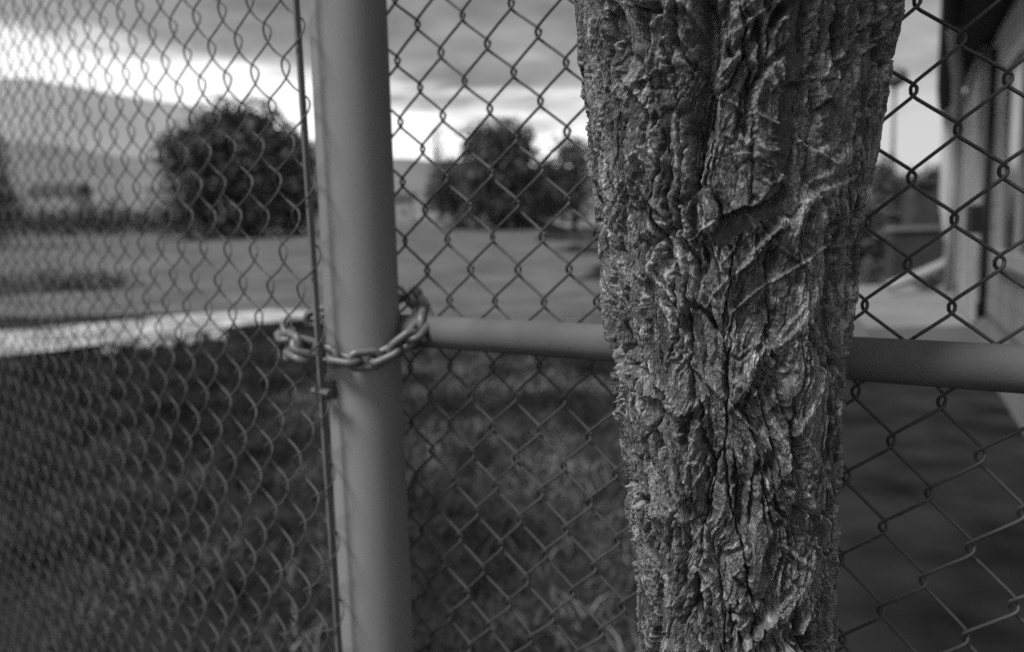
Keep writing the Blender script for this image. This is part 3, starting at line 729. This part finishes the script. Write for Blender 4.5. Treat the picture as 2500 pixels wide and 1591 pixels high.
jag = 2.4*fbm(u/5 + 2, v/5, 3)
uc = np.where(tf[:580] > np.pi, tf[:580] - 2*np.pi, tf[:580])*95.0; vc = (zv - HC)*1000
def window(P_, m):
    c0, c1_ = np.searchsorted(uc, P_[:, 0].min() - m), np.searchsorted(uc, P_[:, 0].max() + m)
    r0, r1 = np.searchsorted(vc, P_[:, 1].min() - m), np.searchsorted(vc, P_[:, 1].max() + m)
    return slice(r0, max(r1, r0 + 1)), slice(c0, max(c1_, c0 + 1))
def dline(P_, m):
    """distance (mm) to a polyline on the bark, position along it 0..1 and side, inside a window"""
    w_ = window(P_, m); U_, V_ = u[w_], v[w_]
    best = np.full(U_.shape, 1e9); tt = np.zeros(U_.shape); side = np.zeros(U_.shape); n = len(P_) - 1
    for i in range(n):
        a_, b_ = P_[i], P_[i+1]; dx, dy = b_ - a_; L2 = dx*dx + dy*dy + 1e-9
        q = np.clip(((U_ - a_[0])*dx + (V_ - a_[1])*dy)/L2, 0, 1)
        ex, ey = U_ - a_[0] - q*dx, V_ - a_[1] - q*dy; D = np.sqrt(ex*ex + ey*ey); c_ = D < best
        best = np.where(c_, D, best); tt = np.where(c_, (i + q)/n, tt); side = np.where(c_, np.sign(ex*dy - ey*dx), side)
    return w_, best, tt, side
def pxs_(poly): return crom(np.array([on_trunk(*q) for q in poly]), (4,)) if len(poly) > 2 else np.array([on_trunk(*q) for q in poly])
def fissure(poly, w, depth):
    w_, D, t, _ = dline(pxs_(poly), w*4 + 8); ww = w*(0.35 + 0.65*np.sin(np.pi*np.clip(t, 0.04, 0.96)))
    h[w_] -= depth*np.exp(-(np.maximum(0, D + jag[w_]*0.8)/ww)**2)
def ridge_mm(P_, w, height, pale):
    w_, D, t, sd = dline(P_, w*4 + 8); ww = w*(0.25 + 0.75*np.sin(np.pi*np.clip(t, 0.02, 0.98)))
    D = np.maximum(0, D + jag[w_]*0.45); one = np.where(sd > 0, 0.55, 1.25)      # one flank steep
    k_ = np.exp(-(D/(ww*one))**2); h[w_] += height*k_*(0.75 + 0.5*np.clip(f2[w_], 0, 1))
    tone[w_] += pale*k_*(0.35 + 0.65*sstep(0.3, 0.9, np.clip(f2[w_], 0, 1)))
def ridge(poly, w, height, pale=0.14): ridge_mm(pxs_(poly), w, height*1.15, pale*1.9)
def ledge(poly, drop, reach, sgn=1):
    """bark on one side of the line stands proud and breaks off at it"""
    w_, D, t, sd = dline(pxs_(poly), reach*3 + 6); fade = np.sin(np.pi*np.clip(t, 0.02, 0.98))**0.5
    fade = fade*(1 - sstep(reach*1.5, reach*3, D))
    dd = D*sd*sgn + jag[w_]
    h[w_] += drop*fade*(sstep(-0.5, 0.6, dd)*np.exp(-np.maximum(0, dd)/reach)) - drop*0.9*fade*(1 - sstep(-0.6, 0.5, dd))*np.exp(-np.maximum(0, -dd)/(reach*0.45))
def bare(poly, w, depth):
    """bark gone, smooth grey wood below"""
    w_, D, t, _ = dline(pxs_(poly), w + 8); k_ = 1 - sstep(w*0.8, w*0.95, D + jag[w_])
    sm = 6.0*fbm(u[w_]/46 + 1, v[w_]/130 + 8, 2) - depth + 0.5*np.clip(f1[w_], 0, 1)
    h[w_] = h[w_]*(1 - k_) + sm*k_; tone[w_] = tone[w_]*(1 - k_) + k_*(0.17 + 0.03*fbm(u[w_]/3, v[w_]/40, 2))
# loose fibre bundles lying over the bark in all slants
fr_ = np.random.default_rng(21)
for k in range(260):
    p0 = np.array([fr_.uniform(-150, 150), fr_.uniform(-420, 260)]); a_ = fr_.normal(0, 0.45) + (0.6 if fr_.random() < 0.35 else 0)*fr_.choice([-1, 1])
    P_ = [p0]; L_ = fr_.uniform(18, 95)/4
    for q in range(4):
        a_ = max(-1.05, min(1.05, a_ + fr_.normal(0, 0.22))); P_.append(P_[-1] + L_*np.array([math.sin(a_), -math.cos(a_)]))
    ridge_mm(np.array(P_), fr_.uniform(0.9, 2.6), fr_.uniform(1.8, 5.0), fr_.uniform(0.02, 0.30))
for k in range(46):                                            # short breaks across the grain
    p0 = np.array([fr_.uniform(-140, 140), fr_.uniform(-400, 240)]); L_ = fr_.uniform(8, 24)
    P_ = np.array([p0, p0 + [L_*0.5, fr_.uniform(-6, 6)], p0 + [L_, fr_.uniform(-9, 9)]])
    w_, D, t, sd = dline(P_, 26); fade = np.sin(np.pi*np.clip(t, 0.02, 0.98))**0.6; dd = D*sd + jag[w_]
    dr = fr_.uniform(1.8, 4.2)
    h[w_] += dr*fade*sstep(-0.5, 0.5, dd)*np.exp(-np.maximum(0, dd)/7) - dr*0.7*fade*(1 - sstep(-0.5, 0.5, dd))*np.exp(-np.maximum(0, -dd)/4)

fissure([(1722, 0), (1728, 90), (1715, 190), (1708, 300), (1700, 380), (1695, 450)], 8.5, 26)
fissure([(1722, -40), (1740, 60), (1730, 160)], 8, 12)
fissure([(1700, 440), (1690, 560), (1720, 700), (1745, 800)], 3.4, 9)
bare([(1962, -10), (1950, 120), (1938, 210), (1925, 300), (1922, 400)], 7.5, 6)
bare([(1905, 470), (1870, 510), (1800, 540), (1762, 575)], 8, 6)
bare([(1490, 40), (1500, 90)], 4, 5)
fissure([(1972, 0), (1962, 120)], 1.8, 5)
fissure([(1985, 30), (1985, 140)], 3, 5)
ledge([(1925, 410), (1900, 470), (1850, 500), (1790, 515), (1745, 545), (1720, 580)], 10.0, 16, 1)
ledge([(1915, 375), (1860, 366), (1790, 340)], 2.6, 10, 1)
ledge([(1540, 205), (1580, 190), (1640, 168)], 4.5, 12, -1)
ledge([(1930, 205), (1980, 196), (2050, 200)], 4.5, 12, -1)
ledge([(1700, 1265), (1650, 1285), (1600, 1262), (1570, 1300)], 4.0, 12, 1)
ledge([(1712, 985), (1665, 1018), (1610, 978), (1560, 955), (1532, 895)], 6.0, 16, 1)
ledge([(1905, 985), (1850, 1022), (1800, 996)], 3.0, 9, 1)
fissure([(1530, 780), (1545, 870), (1580, 930)], 8, 10)
fissure([(1730, 1030), (1735, 1100), (1745, 1180)], 3.0, 7)
fissure([(1940, 1080), (1960, 1200), (1950, 1300)], 7, 11)
fissure([(1665, 1375), (1672, 1440), (1690, 1480)], 4.5, 7)
fissure([(1795, 1410), (1830, 1450), (1880, 1480)], 3.0, 6)
fissure([(1570, 1320), (1590, 1420), (1600, 1480)], 4, 6)
fissure([(1610, 1560), (1640, 1600)], 9, 11)
fissure([(1870, 1575), (1930, 1560), (1990, 1590)], 7, 9)
fissure([(1850, 560), (2050, 800)], 1.2, 1)
ridge([(2075, 430), (2000, 470), (1930, 530), (1870, 590), (1815, 650)], 5.0, 5.5)
ridge([(2090, 330), (2040, 400), (1980, 450)], 5, 4)
ridge([(1820, 500), (1850, 590), (1790, 680)], 3, 2.5)
ridge([(1980, 1340), (1960, 1410), (1920, 1480), (1860, 1540), (1810, 1590)], 6.0, 6.5, 0.16)
ridge([(1640, 560), (1600, 620), (1570, 690), (1560, 760)], 4.5, 4.5, 0.14)
ridge([(1660, 640), (1680, 720), (1640, 800), (1660, 880)], 4.0, 3.5, 0.14)
ridge([(1960, 640), (1985, 700), (1950, 790), (1900, 840)], 4.5, 4.0, 0.12)
ridge([(1880, 830), (1830, 900), (1780, 970), (1770, 1010)], 6.0, 5.0, 0.14)
ridge([(2010, 830), (2000, 930), (1970, 1000), (1940, 1060)], 4.0, 4.0, 0.12)
ridge([(1580, 1150), (1600, 1230), (1580, 1320)], 5.0, 4.0, 0.12)
ridge([(1740, 760), (1770, 830), (1800, 870)], 4, 3.5, 0.12)
h += 4.5*np.exp(-((u - on_trunk(1600, 1100)[0])/22)**2 - ((v - on_trunk(1600, 1120)[1])/45)**2)
h = np.where(h > 3, 3 + 4.0*np.tanh((h - 3)/6), h); h = np.clip(h, -30, 10)
# plates end in little breaks, not in smooth slopes
RR = AR + (h - 0.5)/1000.0
ct, sn = np.cos(TT + face), np.sin(TT + face)
# two stems grown together: a shallow cleft high up
VX = AX + RR*ct; VY = AY + RR*sn
V = np.stack([VX, VY, ZZ], -1).reshape(-1, 3)
nr, nc = TT.shape
i, j = np.meshgrid(np.arange(nr - 1), np.arange(nc), indexing='ij'); j2 = (j + 1) % nc
Fq = np.stack([i*nc + j, i*nc + j2, (i+1)*nc + j2, (i+1)*nc + j], -1).reshape(-1, 4)
bx_, by_, br_ = [float(q) for q in axis_z(0.0)]
tr = empty('tree', (bx_, by_, 0)); tag(tr, 'rough shaggy-barked tree trunk standing in front of the wire fence', 'tree')
tk = mesh_np('trunk', V, Fq, M_bark, tr, False)
attr_col(tk, np.clip(tone, 0.10, 0.9).ravel())

# loose pale strips of bark lying on the trunk
def strip(poly, w, lift, curl=0.0):
    n = 26; P_ = crom(np.array([on_trunk(*q) for q in poly]), (10,)); S_ = np.linspace(0, len(P_) - 1, n)
    P_ = np.stack([np.interp(S_, np.arange(len(P_)), P_[:, c]) for c in (0, 1)], 1)
    T_ = np.gradient(P_, axis=0); T_ /= np.linalg.norm(T_, axis=1)[:, None]; N_ = np.stack([-T_[:, 1], T_[:, 0]], 1)
    V_ = []; m_ = 7
    for k_ in range(n):
        q = k_/(n - 1); ww = 0.62*w*(0.12 + 0.88*math.sin(math.pi*min(0.97, max(0.03, q)))**0.7)*(1 + 0.3*math.sin(11*q + w) + 0.2*math.sin(29*q + 2*w))
        for e in range(m_):
            f_ = e/(m_ - 1) - 0.5; c_ = P_[k_] + N_[k_]*f_*ww
            z_ = c_[1]/1000 + HC; x0_, y0_, r0_ = [float(g_) for g_ in axis_z(z_)]
            t_ = c_[0]/95.0 + face
            iz = int(np.clip(np.searchsorted(zv, z_), 0, nr - 1)); it = int(np.clip(np.searchsorted(tf[:580], c_[0]/95.0), 0, 579))
            base = h[iz, it]
            hh_ = 0.75*base + 0.25*hm + lift*0.7*(0.5 + 0.5*math.cos(2*math.pi*f_)) + 0.6*math.sin(e*2.9 + k_*0.35 + w) + 0.3*math.sin(k_*1.7 + e)
            V_.append((x0_ + (r0_ + hh_/1000)*math.cos(t_), y0_ + (r0_ + hh_/1000)*math.sin(t_), z_))
    for p_ in list(V_):                         # back face, 1.5 mm in
        x0_, y0_, r0_ = [float(g_) for g_ in axis_z(p_[2])]; dx, dy = p_[0] - x0_, p_[1] - y0_; L_ = math.hypot(dx, dy)
        V_.append((p_[0] - dx/L_*0.002, p_[1] - dy/L_*0.002, p_[2]))
    Fc = []; o_ = n*m_
    for k_ in range(n - 1):
        for e in range(m_ - 1):
            a_ = k_*m_ + e; Fc += [(a_, a_+1, a_+m_+1, a_+m_), (o_+a_, o_+a_+m_, o_+a_+m_+1, o_+a_+1)]
        a_ = k_*m_; Fc += [(a_, a_+m_, o_+a_+m_, o_+a_), (a_+m_-1, o_+a_+m_-1, o_+a_+2*m_-1, a_+2*m_-1)]
    for e in range(m_ - 1):
        Fc += [(e, o_+e, o_+e+1, e+1), ((n-1)*m_+e, (n-1)*m_+e+1, o_+(n-1)*m_+e+1, o_+(n-1)*m_+e)]
    MB().add(V_, Fc).build('bark_strip', M_strip, tr, True)
hm = 2.0
for poly, w, lift in [
    ([(1508, 0), (1530, 50), (1545, 110), (1565, 150), (1578, 185)], 9, 2.6),
    ([(1502, 235), (1494, 300), (1492, 380), (1496, 450)], 7, 1.8),
    ([(1499, 450), (1498, 520), (1490, 580), (1480, 640)], 5, 1.8),
    ([(1540, 470), (1556, 500), (1552, 560)], 6, 2.4),
    ([(1541, 590), (1550, 640), (1572, 690)], 6, 2.4),
    ([(1705, 100), (1685, 130), (1672, 172)], 8, 2.4),
    ([(1792, 370), (1815, 420), (1826, 480)], 4, 1.8),
    ([(1655, 660), (1660, 730), (1662, 800)], 7, 2.2),
    ([(1760, 650), (1790, 660), (1768, 720)], 4, 2.2),
    ([(1500, 700), (1502, 760)], 5, 1.5),
    ([(1925, 520), (1880, 580), (1830, 625)], 6, 2.6),
    ([(1590, 1240), (1600, 1290), (1595, 1340)], 8, 2.0),
    ([(1620, 1220), (1625, 1280), (1618, 1340)], 6, 2.0),
    ([(1970, 1360), (1940, 1430), (1900, 1490)], 8, 2.6),
    ([(1900, 1495), (1860, 1540), (1815, 1585)], 8, 2.4),
    ([(1936, 1015), (1942, 1045), (1956, 1065)], 5, 2.6),
    ([(1800, 870), (1830, 850), (1860, 830)], 6, 2.2),
    ([(1790, 985), (1830, 930), (1860, 890)], 8, 2.2),
    ([(1580, 1000), (1590, 1060), (1585, 1120)], 4, 1.4),
    ([(1520, 1000), (1530, 1080), (1540, 1150)], 4, 1.4),
    ([(2000, 900), (1996, 960), (1985, 1010)], 5, 1.8),
]: strip(poly, w, lift)

# limbs and a light crown above the picture
zt_ = zhi + 0.33; tx, ty, trr = [float(q) for q in axis_z(zt_)]
for sx, sy, hh_ in ((-0.5, 0.15, 1.6), (0.55, 0.25, 1.5)):
    pts = [(tx + sx*0.05, ty + sy*0.05, zt_ - 0.06), (tx + sx*0.14, ty + sy*0.14, zt_ + 0.14), (tx + sx*0.36, ty + sy*0.36, zt_ + 0.45), (tx + sx*0.7, ty + sy*0.7, zt_ + 0.95), (tx + sx*1.1, ty + sy*1.1, zt_ + hh_)]
    P_ = crom(np.array(pts), (12,)); nl = 40
    Vl, Fl = tube_np(P_, np.linspace(0.092, 0.03, len(P_)), nl)
    ax_ = np.repeat(P_, nl, 0); dv = Vl - ax_; kk = np.tile(np.arange(nl), len(P_)); zz_ = np.repeat(np.arange(len(P_)), nl)
    wob = 1 + 0.10*fbm(kk*0.9, zz_*0.35 + 10*sx, 3) + 0.05*np.sin(kk*1.57)
    o = mesh_np('limb', ax_ + dv*wob[:, None], Fl, M_bark, tr, True)
    attr_col(o, np.clip(0.22 + 0.2*fbm(kk*0.8 + 9, zz_*0.3, 3), 0.1, 0.5))
MB().tube([(tx, ty, zt_ - 0.05), (tx, ty, zt_), (tx, ty, zt_ + 0.06)], np.array([trr*0.84, trr*0.7, 0.02]), 40).build('crotch', M_wood, tr, True)
leaf_mesh('crown', [(tx - 0.6, ty + 0.5, zt_ + 1.7), (tx + 0.7, ty + 0.6, zt_ + 1.7), (tx + 0.1, ty + 0.6, zt_ + 2.2)], [(0.6, 0.6, 0.4), (0.6, 0.6, 0.4), (0.7, 0.6, 0.4)], 0.035, M_leaf, tr, 2500)
adopt(tr)
